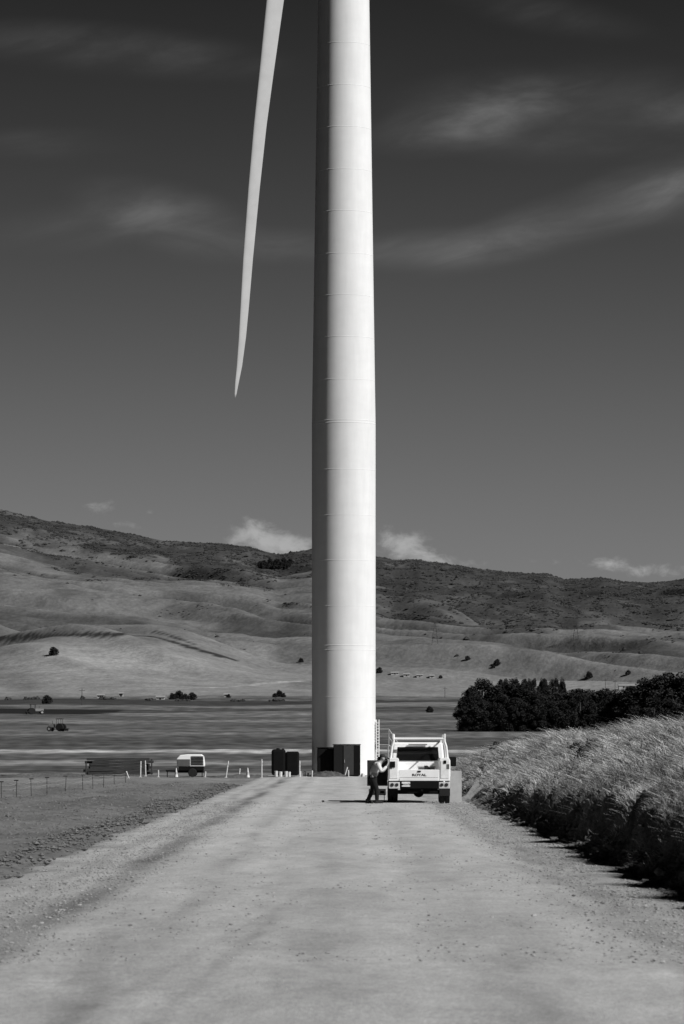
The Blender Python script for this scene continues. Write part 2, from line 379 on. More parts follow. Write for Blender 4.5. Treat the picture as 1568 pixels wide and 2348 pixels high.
# ------------------------------------------------------------------ embankment
def bh(D): return np.interp(D,[20,60,95,150,200,240,265,290],[2.65,2.55,2.45,2.25,1.95,1.3,.6,-.1])
def bankz(X,D):
    foot=5.0+.45*fbm(D/4,D*0+4,81,4)
    h=bh(D)*(1+.05*pn(D/14,X/6,83))
    cut=np.interp(D,[20,110,160,210],[.46,.38,.18,.05])*h*(1+.35*pn(D/3,X*0+1,84))
    cw=.85+.40*pn(D/2.2,X*0+7,85)+.25*pn(D/.6,X*0+3,85)
    s=X-foot
    r_=s/np.maximum(cw,.3)
    zf=cut*(.30*sm(-.1,.7,r_)+.70*sm(.5,1.0,r_))
    z=np.where(s<cw,zf,cut+(h-cut)*np.sin(np.clip((s-cw)/3.6,0,1)*math.pi/2)**1.1)
    z=z*sm(48,30,X)
    z=z+(.14*fbm(X/.6,D/.9,86,5)+.12*fbm(X/.16,D/.22,87,3)*sm(2.2,.8,s))*sm(-.1,.5,s)*sm(0,.6,h)
    return np.where(s<0,-.08,z),s,cw
cols=np.concatenate([np.arange(4.2,8,.06),np.arange(8,11,.2),np.arange(11,20,.6),np.arange(20,50,2.)]); rows=np.concatenate([np.arange(22,50,.5),np.arange(50,130,.12),np.arange(130,292,.4)])
X,Y=np.meshgrid(cols,rows); Z,s_,cw_=bankz(X,Y)
T=np.where(s_<cw_+.1,.09,.12)+.05*fbm(X/.4,Y/.6,88,4)
b=grid('embankment',X-.16*sm(.2,.6,s_/np.maximum(cw_,.3))*sm(2.5,1.,s_)*fbm(Y/.5,Z/.25,89,4),Y,Z,np.clip(T,.03,.4),M['bank']); meta(b,'eroded roadside soil bank topped with dry grass','embankment',kind='structure')
n=14000; by=50+rng.uniform(0,1,n)**1.3*110; bx=4.7+rng.gamma(2,.28,n); bz,_,_=bankz(bx,by); s=rng.gamma(1.5,.012,n)+.008
V,Fc=blobs(np.stack([bx,by,np.maximum(bz,0.0)+s*.3],1),np.stack([s*1.3,s*1.2,s*.8],1),octa=False)
o=link('fallen_clods',mesh_np('fallen_clods',V,Fc),M['clod']); meta(o,'fallen earth clods at the foot of the bank','earth clods',kind='stuff')
# grass blades on bank
def grassfield(nt_,per,low):
    ty=52+rng.uniform(0,1,nt_)**1.35*232; tx=5.0+rng.uniform(0,1,nt_)**.9*5.8
    _,s0,c0=bankz(tx,ty)
    if low: keep=(s0>-.1)&(s0<c0+.3)&(pn(tx/.5,ty/1.0,97)>.12)
    else: keep=(s0>c0+rng.normal(-.12,.22,nt_))&(pn(tx/1.0,ty/2.0,91)>-.5)
    tx=tx[keep]; ty=ty[keep]; nt_=len(tx)
    bx=np.repeat(tx,per)+rng.normal(0,.07,nt_*per); by=np.repeat(ty,per)+rng.normal(0,.09,nt_*per)
    bz,s0,_=bankz(bx,by); bz=np.maximum(bz,0)-.03
    hgt=np.repeat(rng.uniform(.14,.52,nt_)*(1+1.0*pn(tx/1.2,ty/2.2,93)),per)*rng.uniform(.4,1.35,nt_*per)
    hgt*=np.interp(s0,[0,1,3,5],[.4,.8,1,1.1])
    wd=rng.uniform(.0018,.0036,nt_*per)*(1+by/70)
    ang=rng.uniform(0,2*math.pi,nt_*per); lean=rng.uniform(.05,.7,nt_*per)
    ta=np.repeat(rng.normal(0,.38,nt_),per)
    wnd=.18+.4*pn(bx/1.3,by/2.4,98)
    lx=np.cos(ang)*lean-.15-wnd+ta; ly=np.sin(ang)*lean*.8-.1
    wa=rng.uniform(0,math.pi,nt_*per); wx=np.cos(wa)*wd; wy=np.sin(wa)*wd*.5
    B=np.stack([bx,by,bz],1)
    def pt(f,g): return B+np.stack([lx*hgt*f*f,ly*hgt*f*f,hgt*f*(1-.3*f*g)],1)
    W=np.stack([wx,wy,0*wx],1)
    p1=pt(.5,1); p3=pt(1,1.2)
    V=np.stack([B-W,B+W,p1+W,p1-W,p3+W*.6,p3-W*.6],1).reshape(-1,3)
    k=np.arange(len(B))[:,None]*6
    Fc=np.concatenate([k+np.array([[0,1,2,3]]),k+np.array([[3,2,4,5]])],0)
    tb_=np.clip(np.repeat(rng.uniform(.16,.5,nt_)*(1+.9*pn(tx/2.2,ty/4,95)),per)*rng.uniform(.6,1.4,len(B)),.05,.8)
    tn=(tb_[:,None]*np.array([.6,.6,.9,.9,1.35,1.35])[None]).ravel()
    return V,Fc,np.clip(tn,.04,.85)
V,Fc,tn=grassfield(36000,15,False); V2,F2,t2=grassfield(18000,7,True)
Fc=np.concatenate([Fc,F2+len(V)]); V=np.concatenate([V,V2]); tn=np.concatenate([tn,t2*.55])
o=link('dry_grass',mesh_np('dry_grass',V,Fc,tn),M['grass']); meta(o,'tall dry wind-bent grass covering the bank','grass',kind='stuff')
# ------------------------------------------------------------------ hills
cx=np.concatenate([np.arange(-2600,-700,60),np.arange(-700,700,3.2),np.arange(700,2700,60)])
cy=np.concatenate([np.arange(2040,2300,6),np.arange(2300,4900,7.),np.arange(4900,7000,150)])
X,Y=np.meshgrid(cx,cy); Z=hz(X,Y)
def scrub_shade_mask(X,Y):
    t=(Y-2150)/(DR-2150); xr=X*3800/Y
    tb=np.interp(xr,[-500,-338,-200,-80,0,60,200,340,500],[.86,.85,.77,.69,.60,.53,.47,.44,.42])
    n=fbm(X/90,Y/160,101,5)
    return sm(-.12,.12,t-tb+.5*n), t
m_,t=scrub_shade_mask(X,Y)
v1,v2,v3=spur(X,Y)
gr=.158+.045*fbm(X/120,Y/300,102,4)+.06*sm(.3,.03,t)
gr*=1-.45*sm(.12,.5,np.abs(v2))*sm(.08,.3,t)  # shade of the hill folds painted into the grass tone
gr*=1-.2*sm(.15,.5,np.abs(v3))*sm(.08,.3,t)  # finer gully shade, also painted in
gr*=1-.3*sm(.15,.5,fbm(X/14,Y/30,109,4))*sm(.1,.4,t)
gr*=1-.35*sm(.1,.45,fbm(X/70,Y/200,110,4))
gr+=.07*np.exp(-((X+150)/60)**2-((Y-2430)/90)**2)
dk=.050+.03*fbm(X/30,Y/60,103,4)+.035*sm(.1,.4,fbm(X/45,Y/110,104,3))  # dark scrub tone, with the ridge's cloud shadow painted into it
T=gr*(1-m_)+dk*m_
PXX=X/Y*F+784
def hline(pxs,pys,wd,val,T):
    a=np.arange(pxs[0],pxs[-1]+1,12.); Dl=[place(p,float(np.interp(p,pxs,pys)),2250).y for p in a]
    Dl=np.convolve(np.pad(Dl,2,mode='edge'),np.ones(5)/5,'valid')
    Di=np.interp(PXX,a,Dl); m=(PXX>=a[0])&(PXX<=a[-1])&(np.abs(Y-Di)<wd)
    return np.where(m,val,T)
T=hline([-200,0,120,250,345,420,480,550],[1462,1464,1458,1456,1458,1480,1498,1517],8,.035,T)
T=hline([345,400,460],[1446,1462,1484],6,.04,T)
T=hline([330,470,560,712],[1592,1582,1572,1560],5,.34,T)
T=np.where((np.abs(X)>.115*Y+20),np.minimum(T,.02),T)  # hills beyond the view wedge darkened to cut fill on the tower
h=grid('hills',X,Y,Z,np.clip(T,.015,.5),M['hill']); meta(h,'rolling dry grass hills, dark scrub and painted shade on the ridge','hills',kind='structure')
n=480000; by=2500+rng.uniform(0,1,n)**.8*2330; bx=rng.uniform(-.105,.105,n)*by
mk,t=scrub_shade_mask(bx,by); cl=sm(-.1,.3,fbm(bx/20,by/34,111,4))
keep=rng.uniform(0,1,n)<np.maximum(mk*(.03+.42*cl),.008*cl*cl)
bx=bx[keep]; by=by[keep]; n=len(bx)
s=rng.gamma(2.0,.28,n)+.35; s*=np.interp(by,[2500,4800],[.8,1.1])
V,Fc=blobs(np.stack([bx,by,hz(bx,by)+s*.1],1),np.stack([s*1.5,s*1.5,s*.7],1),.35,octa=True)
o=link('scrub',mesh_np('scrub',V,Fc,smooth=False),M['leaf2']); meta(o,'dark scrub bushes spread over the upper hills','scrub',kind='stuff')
# ------------------------------------------------------------------ trees
def crown_mesh(name,seed,H=10,Wd=3.,n=5200,leaf=.26,low=.04,peaks=False):
    r=np.random.default_rng(seed); nc=60 if peaks else 46
    cz=r.uniform(low,1,nc)
    rad=np.sin(np.clip(cz,.02,.98)**(.75)*math.pi)**.55
    a=r.uniform(0,2*math.pi,nc); q=r.uniform(.25,1,nc)**.5
    C=np.stack([np.cos(a)*q*rad*Wd*.85,np.sin(a)*q*rad*Wd*.85,cz*H*.95],1)
    k=r.integers(0,nc,n); sp_=Wd*.24
    d=r.normal(size=(n,3)); d/=np.linalg.norm(d,axis=1)[:,None]
    szs=r.uniform(.4,1.6,nc)
    L=C[k]+d*(r.uniform(.3,1,n)**.5*sp_*szs[k])[:,None]*np.array([1,1,1.45 if peaks else 1.2])
    V,Fc=leaves(L,leaf,seed+1); V[:,2]=np.maximum(V[:,2],.05)
    return mesh_np(name,V,Fc),C
def tree(name,loc,seed,H,Wd,label,cat,group=None,n=5200,leaf=.26,low=.04,peaks=False):
    root=thing(name,loc,label,cat,group)
    me,C=crown_mesh('crown',seed,H,Wd,n,leaf,low,peaks)
    tb=MB(); tb.cyl((0,0,-.6),(.1,.05,H*.45),H*.028,H*.018,8); tb.cyl((.1,.05,H*.45),(0,0,H*.85),H*.018,H*.005,8)
    for c in C[::5]:
        tb.cyl((.05,.02,max(.3,c[2]*.6)),tuple(c),H*.009,H*.003,6)
    tb.obj('trunk',M['bark'],root); link('crown',me,M['leaf'],root)
    return root
WG='windbreak trees at the edge of the field'
base_t=[]
rowp=[(1080,1576,36,790),(1106,1556,48,800),(1136,1570,46,795),(1170,1561,50,805),(1198,1565,44,800),(1228,1586,48,790),(1258,1580,48,800),(1290,1586,48,805),(1322,1578,50,790),(1352,1582,46,800),(1384,1578,52,800),(1416,1584,48,790),(1446,1572,52,780),(1480,1556,62,740),(1520,1542,70,720),(1560,1546,66,700),(1604,1550,60,700),(1650,1560,60,710)]
for i,(px,ty_,w_,D) in enumerate(rowp):
    X0=(px-784)/F*D; z0=float(gz(X0,D)); Hh=(CH-(ty_-HY)/F*D)-z0; ww=w_/F*D
    if i<4:
        tr=tree('cypress_tree',(X0,D,z0),200+i,10,3.,'dense dark cypress tree in a field windbreak','tree',WG,n=13000,leaf=.17,peaks=True)
        base_t.append(tr); tr.scale=(ww/3.*1.0,ww/3.*1.0,Hh/10.4)
    else:
        copy_thing(base_t[i%4],(X0,D,z0),rz=i*1.3,sc=(ww/3.*1.0,ww/3.*1.0,Hh/10.4))
for i,px in enumerate([1070,1092,1120,1152,1180,1208,1236,1265,1295,1330,1362,1395,1428,1460,1498,1535,1570]):
    D=783 if px<1450 else 690; X0=(px-784)/F*D
    copy_thing(base_t[i%4],(X0,D,float(gz(X0,D))),rz=i*2.1+1,sc=(1.0,1.0,.66+.1*math.sin(i*2.3)))
for i in range(12):
    px=1150+i*13+random.uniform(-5,5); D=1250; X0=(px-784)/F*D; z0=float(gz(X0,D))
    Hh=(CH-(1556+4*math.sin(i*3.1)-HY)/F*D)-z0
    copy_thing(base_t[i%4],(X0,D,z0),rz=i,sc=(.7,.7,Hh/10.4),label='distant dark tree in a second field windbreak')
ft=tree('oak_tree',tuple(place(122,1503,2250)),301,4.5,3.6,'lone dark round tree on a dry grass hillside','tree',None,n=2500,leaf=.35)
for (px,py,sc_,D0) in [(1140,1528,.8,2250),(1072,1514,.6,2250),(1350,1560,.9,2200),(107,1614,.7,1400),(395,1604,.6,1500),(410,1603,.8,1500),(425,1604,.55,1500),(440,1605,.7,1500),(640,1598,.7,1600),(630,1599,.45,1600),(650,1599,.45,1600),(690,1521,.6,2250),(1130,1534,.5,2250),(870,1545,.7,2200),(985,1634,.4,1000),(524,1600,.4,1600),(1440,1548,.6,2200),(1010,1556,.4,2200)]:
    copy_thing(ft,tuple(place(px,py,D0)),rz=px,sc=(sc_,sc_,sc_),label='small dark tree standing among distant fields')
for i in range(16):
    px=596+i*4.6; q=place(px,1300+5*math.sin(i*2),3000)
    copy_thing(ft,tuple(q),rz=i,sc=(1.3,1.3,1.2+.4*math.sin(i*1.7)),label='dark tree in a clump high on the hills')
for px,D,hh in [(1345,112,.4),(1362,116,.35),(1140,205,.45),(1128,212,.35),(1320,120,.28),(1240,160,.3)]:
    X0=(px-784)/F*D; z0=float(bankz(np.array([X0]),np.array([D*1.]))[0][0])
    me,C=crown_mesh('shrub',px,hh*1.4,hh*1.1,1500,.035,.05)
    o=link('shrub',me,M['leaf']); o.location=(X0,D,z0+.05); meta(o,'low dark shrub growing among dry grass','shrub','shrubs on the bank')
n=4000; hx=rng.uniform(-240,10,n); hy=1850+rng.normal(0,5,n)+hx*.05
kk=pn(hx/9,hx*0,5)>.12; hx=hx[kk]; hy=hy[kk]; n=len(hx)
s=rng.gamma(3,.12,n)+.1; V,Fc=blobs(np.stack([hx,hy,gz(hx,hy)+s*.4],1),np.stack([s,s,s*.9],1),.35)
o=link('hedgerow',mesh_np('hedgerow',V,Fc),M['leaf2']); meta(o,'long low hedgerow across the far fields','hedge',kind='stuff')
# ------------------------------------------------------------------ wind turbine
TD=267.; ppm=F/TD
tur=thing('wind_turbine',(.12,TD,0),'tall white steel wind turbine tower rising from a gravel pad','wind turbine')
zs=lambda y: CH+(HY-y)/ppm
seams=[107,204,299,396,491,588,683,778,875,1080,1184,1287,1391,1598]
flg=[974,968,1491,1481]
def rad(z): return 2.21 if z<24.4 else 2.21-(z-24.4)*(2.21-1.775)/(zs(0)-24.4)
ev=[(zs(y),.008,.022) for y in seams]+[(zs(0)+2.9*(i+.6),.007,.022) for i in range(12)]+[(zs(y),.010,.026) for y in flg]
ev.sort(); prof=[(2.21,-.3),(2.21,.0)]; ztop=90.5
for z,dr,hh in ev:
    if z>ztop-1: continue
    R=rad(z); prof+=[(R,z-hh),(R+dr,z-hh*.4),(R+dr,z+hh*.4),(R,z+hh)]
prof.append((rad(ztop),ztop))
MB().lathe(prof,240).obj('tower',M['tower'],tur)
MB().lathe([(2.75,-.2),(2.75,.10),(2.7,.13),(2.25,.13),(2.25,-.2)],64).obj('foundation_ring',M['lgrey'],tur)
HUB=Vector((-.42,-5.2,92.5))
st=[(92.5,-.42,2.2,1),(89,-.75,2.2,1),(86,-1.05,2.8,.7),(80,-1.68,3.4,.4),(70,-2.75,2.8,.3),(60,-3.8,1.85,.25),(53,-4.66,1.34,.23),(48,-5.26,1.1,.22),(44.3,-5.70,.97,.21),(40,-6.12,.86,.2),(35.3,-6.52,.74,.2),(32,-6.75,.63,.2),(30,-6.9,.54,.2),(28,-7.1,.40,.2),(26.8,-7.28,.26,.2),(26.1,-7.36,.14,.2),(25.75,-7.40,.03,.2)]
V=[];Fc=[];n=28
for i,(z,x_,c,th) in enumerate(st):
    al=math.radians(np.interp(z,[25,53,90],[22,28,60]))
    for k in range(n):
        a=2*math.pi*k/n; cxx=math.cos(a); yyy=math.sin(a)
        tt=yyy*th*(1 if th>.9 else (.62+.38*-cxx)*1.25)
        xx_=cxx*.5*c; yy2=tt*.5*c
        V.append(((x_-HUB.x)+xx_*math.cos(al)-yy2*math.sin(al),xx_*math.sin(al)+yy2*math.cos(al),z-HUB.z))
for i in range(len(st)-1):
    for k in range(n): Fc.append((i*n+k,i*n+(k+1)%n,(i+1)*n+(k+1)%n,(i+1)*n+k))
mb=MB().add(V,Fc+[tuple(range(n)),tuple(range(len(V)-n,len(V)))])
bl=mb.obj('blade',M['blade'],tur,smooth=True,loc=HUB)
for k in (1,2):
    c=bl.copy(); COL.objects.link(c); c.parent=tur; c.rotation_euler=(0,math.radians(120*k),0)
hb=MB().lathe([(.3,-2.4),(1.1,-1.9),(1.65,-1.0),(1.8,0),(1.8,1.2)],32).obj('hub',M['blade'],tur)
hb.rotation_euler=(math.radians(-90),0,0); hb.location=HUB+Vector((0,.2,0))
MB().box(-2.1,1.9,-3.8,7.5,90.5,94.6,.92,.96).obj('nacelle',M['blade'],tur,bevel=.4)
# access stair
st_=thing('access_stair',(2.35,TD,0),'steel access stair with handrails at the tower foot','stair')
b=MB(); b.box(0,.9,-.6,.6,2.2,2.26)
for s2 in (-.55,.55): b.cyl((.85,s2,0),(.85,s2,2.2),.04)
b.obj('platform',M['steel'],st_)
b=MB()
for i in range(11): b.box(.9+i*.13,1.1+i*.13,-.45,.45,2.05-i*.19,2.09-i*.19)
b.obj('steps',M['steel'],st_)
for s2 in (-.5,.5):
    b=MB(); b.cyl((.05,s2,3.3),(.9,s2,3.3),.03); b.cyl((.9,s2,3.3),(2.4,s2,1.0),.03); b.cyl((.9,s2,2.75),(2.4,s2,.5),.02); b.cyl((.9,s2,2.2),(2.4,s2,0),.045)
    for q in ((.05,2.26,3.3),(.9,2.26,3.3),(1.65,1.1,2.15),(2.4,0,1.0)): b.cyl((q[0],s2,q[1]),(q[0],s2,q[2]),.025)
    b.obj('handrail',M['steel'],st_)
b=MB(); b.box(-.15,.02,-.5,.5,2.26,3.95); b.obj('door_frame',M['white'],st_,bevel=.02)
b=MB()
for q in (.03,.21): b.cyl((q,-.63,0),(q,-.63,3.95),.03)
for i in range(18): b.box(.03,.21,-.66,-.6,.3+i*.2,.34+i*.2)
b.obj('ladder',M['white'],st_)
# ------------------------------------------------------------------ cabinets at tower
def cabinet(px0,px1,ytop,D,label,side):
    X0,X1=(px0-784)/F*D,(px1-784)/F*D; H=CH-(ytop-HY)/F*D; W2=(X1-X0)/2
    r_=thing('equipment_cabinet',((X0+X1)/2,D,0),label,'cabinet','equipment cabinets at the tower foot')
    MB().box(-W2,W2,0,1.5,.12,H-.06).box(-W2+.1,W2-.1,.1,1.4,0,.12).obj('body',side,r_,bevel=.02)
    MB().box(-W2-.04,W2+.04,-.06,1.56,H-.055,H).obj('roof',side,r_,bevel=.01)
    return r_,W2,H
c1,W2,H=cabinet(727,764,1713,262.2,'black steel equipment cabinet beside the turbine tower',M['black'])
MB().box(-W2+.06,-.02,-.025,-.003,.2,H-.15).obj('door',M['black'],c1,bevel=.01)
MB().box(.02,W2-.06,-.025,-.003,.2,H-.15).obj('door',M['black'],c1,bevel=.01)
c2,W2,H=cabinet(764,826,1706,261.6,'dark cabinet with grey door panels at the turbine foot',M['black'])
d=MB().box(-W2+.04,-.28,-.03,-.003,.16,H-.1).obj('door',M['gdoor'],c2,bevel=.01)
d=MB().box(-.22,.46,-.04,-.003,.16,H-.1).obj('door',M['mdoor'],c2,bevel=.01); d['label']='lighter grey cabinet door panel'
MB().cyl((-.16,-.08,1),(-.16,-.08,1.2),.02).obj('handle',M['steel'],c2)
sk=thing('storage_container',((654-784)/F*266,265.5,0),'dark storage container with lower box beside it','container')
MB().box(-.95,.02,0,1.4,.1,1.9).obj('body',M['black'],sk,bevel=.16)
MB().box(.03,.95,.05,1.35,.1,1.75).obj('side_box',M['black'],sk,bevel=.12)
MB().cyl((-.5,.3,1.88),(-.5,.3,1.98),.12).cyl((-.15,.5,1.88),(-.15,.5,1.96),.07).obj('vent_cap',M['black'],sk)
for px,hh,rr in [(633,.42,.11),(643,.38,.12),(656,.40,.11),(663,.36,.10),(689,.40,.10),(698,.40,.10),(706,.30,.08)]:
    o=MB().lathe([(rr*.85,0),(rr,.05),(rr*1.0,hh*.9),(rr*1.08,hh*.91),(rr*1.08,hh*.97),(rr*.9,hh)],20).obj('white_bucket',M['post'],None); o.location=((px-784)/F*263,263,0)
    meta(o,'small white lidded bucket standing on the gravel','bucket','buckets beside the storage container')
for i,px in enumerate([738,752,832,843,853,868]):
    o=MB().box(-.14,.14,-.1,.1,0,.16+.05*(i%3),.8,.8).obj('concrete_block',M['post'],None,bevel=.02); o.location=((px-784)/F*259.5,259.5+.2*(i%2),0.02); o.rotation_euler=(0,0,i)
    meta(o,'small pale concrete block by the tower foundation','concrete block','blocks around the tower foundation')
# ------------------------------------------------------------------ compressor
co=thing('air_compressor',((437-784)/F*264,264,0),'white towable air compressor with louvred rear grille','air compressor')
MB().prismy([(-.92,.72),(-.95,1.25),(-.72,1.5),(-.2,1.56),(.75,1.56),(.92,1.42),(.98,.95),(.98,.72)],-.55,.55).obj('canopy',M['white'],co,bevel=.06)
b=MB()
for i in range(6): b.box(.05,.9,-.585,-.552,.84+i*.105,.895+i*.105)
b.obj('louvre',M['black'],co)
MB().box(-.88,-.02,-.575,-.553,.74,1.22).obj('side_panel',M['ppanel'],co,bevel=.01)
MB().box(-.8,.9,-.56,.54,.45,.715).obj('lower_skirt',M['black'],co,bevel=.01)
b=MB(); b.box(-.85,.9,-.4,.4,.3,.445); b.cyl((-.85,0,.4),(-1.7,0,.42),.05); b.cyl((-1.6,0,.42),(-1.6,0,0),.03); b.cyl((.8,-.3,.4),(.8,-.3,0),.03)
b.obj('chassis',M['black'],co)
for s2 in (-.62,.62):
    wh=MB().cyl((.15,s2-.03,.3),(.15,s2+.03,.3),.15,n=20).obj('wheel',M['steel'],co)
    MB().cyl((.15,s2*.98-.09,.3),(.15,s2*.98+.09,.3),.3,n=24).obj('tyre',M['rubber'],wh,bevel=.04)
def cone(px,D,s=1):
    r_=thing('traffic_cone',((px-784)/F*D,D,.02),'pale striped traffic cone standing on the gravel','traffic cone','cones around the tower pad')
    MB().lathe([(.15,.03),(.10,.25),(.065,.45),(.03,.68),(.02,.7)],20).obj('cone_body',M['cone'],r_,smooth=False); MB().box(-.2,.2,-.2,.2,0,.035).obj('base',M['conedark'],r_,bevel=.01)
    MB().lathe([(.112,.24),(.078,.42),(.08,.42),(.114,.24)],20).obj('band',M['steel'],r_)
    r_.scale=(s,s,s)
cone(404,258,.9); cone(568,255,.95)
for px,D,h_,tl in [(518,258,1.15,.14),(600,256,1.25,.0),(322,262,1.1,.02),(334,270,1.1,-.03),(295,256,.5,-.35),(687,258,1.15,0),(789,258.5,.75,.3),(799,254,.55,-.02),(548,262,.6,.1),(470,262,.4,.1),(363,262,.5,0),(715,257,.5,.05)]:
    b=MB(); b.cyl((0,0,-.05),(0,0,h_),.045,.04,10); b.cyl((0,0,h_*.62),(0,0,h_*.72),.052,.052,10); b.cyl((0,0,h_*.8),(0,0,h_*.9),.052,.052,10); b.box(-.09,.09,-.09,.09,0,.04)
    o=b.obj('marker_post',M['post'],None); o.location=((px-784)/F*D,D,.0); o.rotation_euler=(0,tl,0)
    meta(o,'leaning pale marker post in the gravel' if abs(tl)>.08 else 'upright pale marker post in the gravel','marker post','marker posts around the tower pad')
# ------------------------------------------------------------------ timber stack
D=285
for lay in range(6):
    for j in range(3):
        L=5.2-random.uniform(0,.9)-.06*lay
        o=MB().box(-L/2,L/2,-.15,.15,0,.185).obj('timber_beam',M['wood'],None,bevel=.012); o.location=((270-784)/F*D+random.uniform(-.3,.3),D+j*.32+.04*lay,.02+lay*.205+random.uniform(0,.01)); o.rotation_euler=(0,random.uniform(-.012,.012),random.uniform(-.03,.03))
        meta(o,'long dark weathered timber beam in a stack','timber beam','stacked timber beams')
for k,px in enumerate([198,348]):
    o=MB().box(-.05,.05,-.05,.05,0,1.0+.15*(k%2)).obj('timber_stake',M['wood'],None,bevel=.01); o.location=((px-784)/F*D,D-.3,0); o.rotation_euler=(0,.05*math.sin(k*3),0)
    meta(o,'upright timber stake against the beam stack','timber stake','stakes holding the timber stack')
# ------------------------------------------------------------------ wire fence left
fp=[(3,147),(37,152),(72,159),(108,165),(150,173),(190,180),(213,187),(237,192),(262,200),(288,209)]
P0=[Vector(((a-784)/F*d,d,float(gz(0,d)))) for a,d in fp]
fe=thing('wire_fence',P0[0],'low wire fence with thin stakes along the soil verge','fence')
for i,q in enumerate(P0):
    l=q-P0[0]; b=MB(); b.cyl((l.x,l.y,-.1),(l.x+.03*math.sin(i*2),l.y,.8),.016,.014,8); b.cyl((l.x-.09,l.y,.8),(l.x+.09,l.y,.8),.022,.022,8); b.obj('post',M['wood'],fe)
b=MB()
for hh in (.5,.66):
    for a,c in zip(P0[:-1],P0[1:]):
        a=a-P0[0]; c=c-P0[0]; m=(a+c)/2
        b.cyl((a.x,a.y,hh),(m.x,m.y,hh-.05),.006,.006,5); b.cyl((m.x,m.y,hh-.05),(c.x,c.y,hh),.006,.006,5)
b.obj('wire',M['steel'],fe)
# ------------------------------------------------------------------ truck
tk=thing('service_truck',(2.85,142,.03),'white service pickup with ladder rack parked on the gravel road','truck')
W_=M['white']; Dk=M['black']
b=MB()
for s2 in (-1,1):
    b.prismy([(s2*1.14,.84),(s2*1.14,1.62),(s2*1.10,1.69),(s2*.78,1.69),(s2*.75,1.64),(s2*.75,.84)],.02,2.45)
b.box(-.76,.76,.06,2.45,.84,.9); b.box(-.76,.76,2.38,2.44,.88,1.54)
b.obj('service_body',W_,tk,bevel=.02)
for s2 in (-1,1):
    MB().box(s2*.945-.15,s2*.945+.15,.004,.018,.93,1.58).obj('rear_panel',M['wpanel'],tk,bevel=.01)
    for (y0,y1,z0,z1) in [(.12,.7,1.0,1.6),(.8,1.75,1.2,1.6),(1.82,2.4,1.0,1.6)]:
        MB().box(s2*1.144-.008,s2*1.144+.008,y0,y1,z0,z1).obj('compartment_door',W_,tk,bevel=.006)
tg=MB().box(-.735,.735,.0,.05,.84,1.26).obj('tailgate',W_,tk,bevel=.015)
MB().box(-.06,.06,-.025,-.002,1.17,1.22).obj('handle',Dk,tg,bevel=.005)
MB().box(-.7,.7,-.004,-.001,.965,.975).obj('crease',M['grey'],tg)
def text(body,size,loc,m,parent,name='lettering',sx1=1):
    cu_=bpy.data.curves.new(name,'FONT'); cu_.body=body; cu_.size=size; cu_.align_x='CENTER'; cu_.align_y='CENTER'; cu_.extrude=.002; cu_.offset=.004*size/.15
    to=bpy.data.objects.new(name,cu_); COL.objects.link(to); bpy.context.view_layer.update()
    me=bpy.data.meshes.new_from_object(to.evaluated_get(bpy.context.evaluated_depsgraph_get())); bpy.data.objects.remove(to)
    o=link(name,me,m,parent); o.location=loc; o.rotation_euler=(math.radians(90),0,0); o.scale=(sx1,1,1); return o
text('ROYAL',.12,(0.0,-.006,1.06),M['dark'],tg,sx1=1.4)
b=MB(); b.box(-1.13,-.72,-.18,.0,.56,.80); b.box(.72,1.13,-.18,.0,.56,.80); b.box(-.73,.73,-.06,-.01,.6,.7)
bp=b.obj('bumper',M['bumperp'],tk,bevel=.02)
MB().box(-.715,.715,-.16,-.065,.56,.80).obj('bumper_step',Dk,bp,bevel=.02)
for s2 in (-1,1):
    for k,(dx,r_) in enumerate([(.83,.06),(1.0,.065)]):
        MB().cyl((s2*dx,-.2,.70),(s2*dx,-.181,.70),r_,n=18).obj('taillight',M['dark'],tk)
    MB().box(s2*1.06-.05,s2*1.06+.05,-.004,.003,1.28,1.46).obj('marker_light',M['lamp'],tk)
MB().box(-1.07,-.89,-.03,.003,1.34,1.56).obj('corner_box',Dk,tk,bevel=.01); MB().box(.9,1.0,-.02,.003,1.48,1.6).obj('corner_box',Dk,tk,bevel=.01)
pl=MB().box(-.65,-.34,-.2,-.185,.63,.81).obj('license_plate',M['platew'],tk,bevel=.008)
text('8H15193',.085,(-.495,-.203,.71),Dk,pl,'plate_number')
b=MB(); b.box(-.45,-.33,.1,5.9,.5,.7); b.box(.33,.45,.1,5.9,.5,.7); b.cyl((-.95,1.15,.42),(.95,1.15,.42),.08); b.cyl((0,1.0,.42),(0,1.3,.42),.2,n=16); b.box(-.7,.7,.3,.5,.4,.62); b.box(-.9,.9,.3,2.4,.62,.83); b.cyl((.1,.35,.5),(.1,-.3,.5),.04)
b.obj('chassis',Dk,tk)
for s2 in (-1,1): MB().box(s2*.97-.19,s2*.97+.19,.72,.74,.28,.62).obj('mud_flap',M['rubber'],tk)
for y_ in (1.15,5.0):
    for s2 in (-1,1):
        xw=s2*.965; hw=.19 if y_<3 else .13
        wh=MB().cyl((xw-hw-.004,y_,.41),(xw+hw+.004,y_,.41),.2,n=24).obj('wheel',M['steel'],tk)
        t=MB()
        if y_<3:
            t.cyl((xw-.185,y_,.4),(xw-.015,y_,.4),.41,n=36); t.cyl((xw+.015,y_,.4),(xw+.185,y_,.4),.41,n=36)
        else: t.cyl((xw-.13,y_,.4),(xw+.13,y_,.4),.41,n=36)
        t.obj('tyre',M['rubber'],wh,bevel=.03)
b=MB(); b.box(-1.02,1.02,2.6,4.65,.62,1.50,.99,1); b.box(-.97,.97,4.65,6.05,.62,1.38,.95,.97)
b.box(-1.01,1.01,2.6,4.65,1.50,2.27,.92,.80,dy=-.14)
b.obj('cab',W_,tk,bevel=.06)
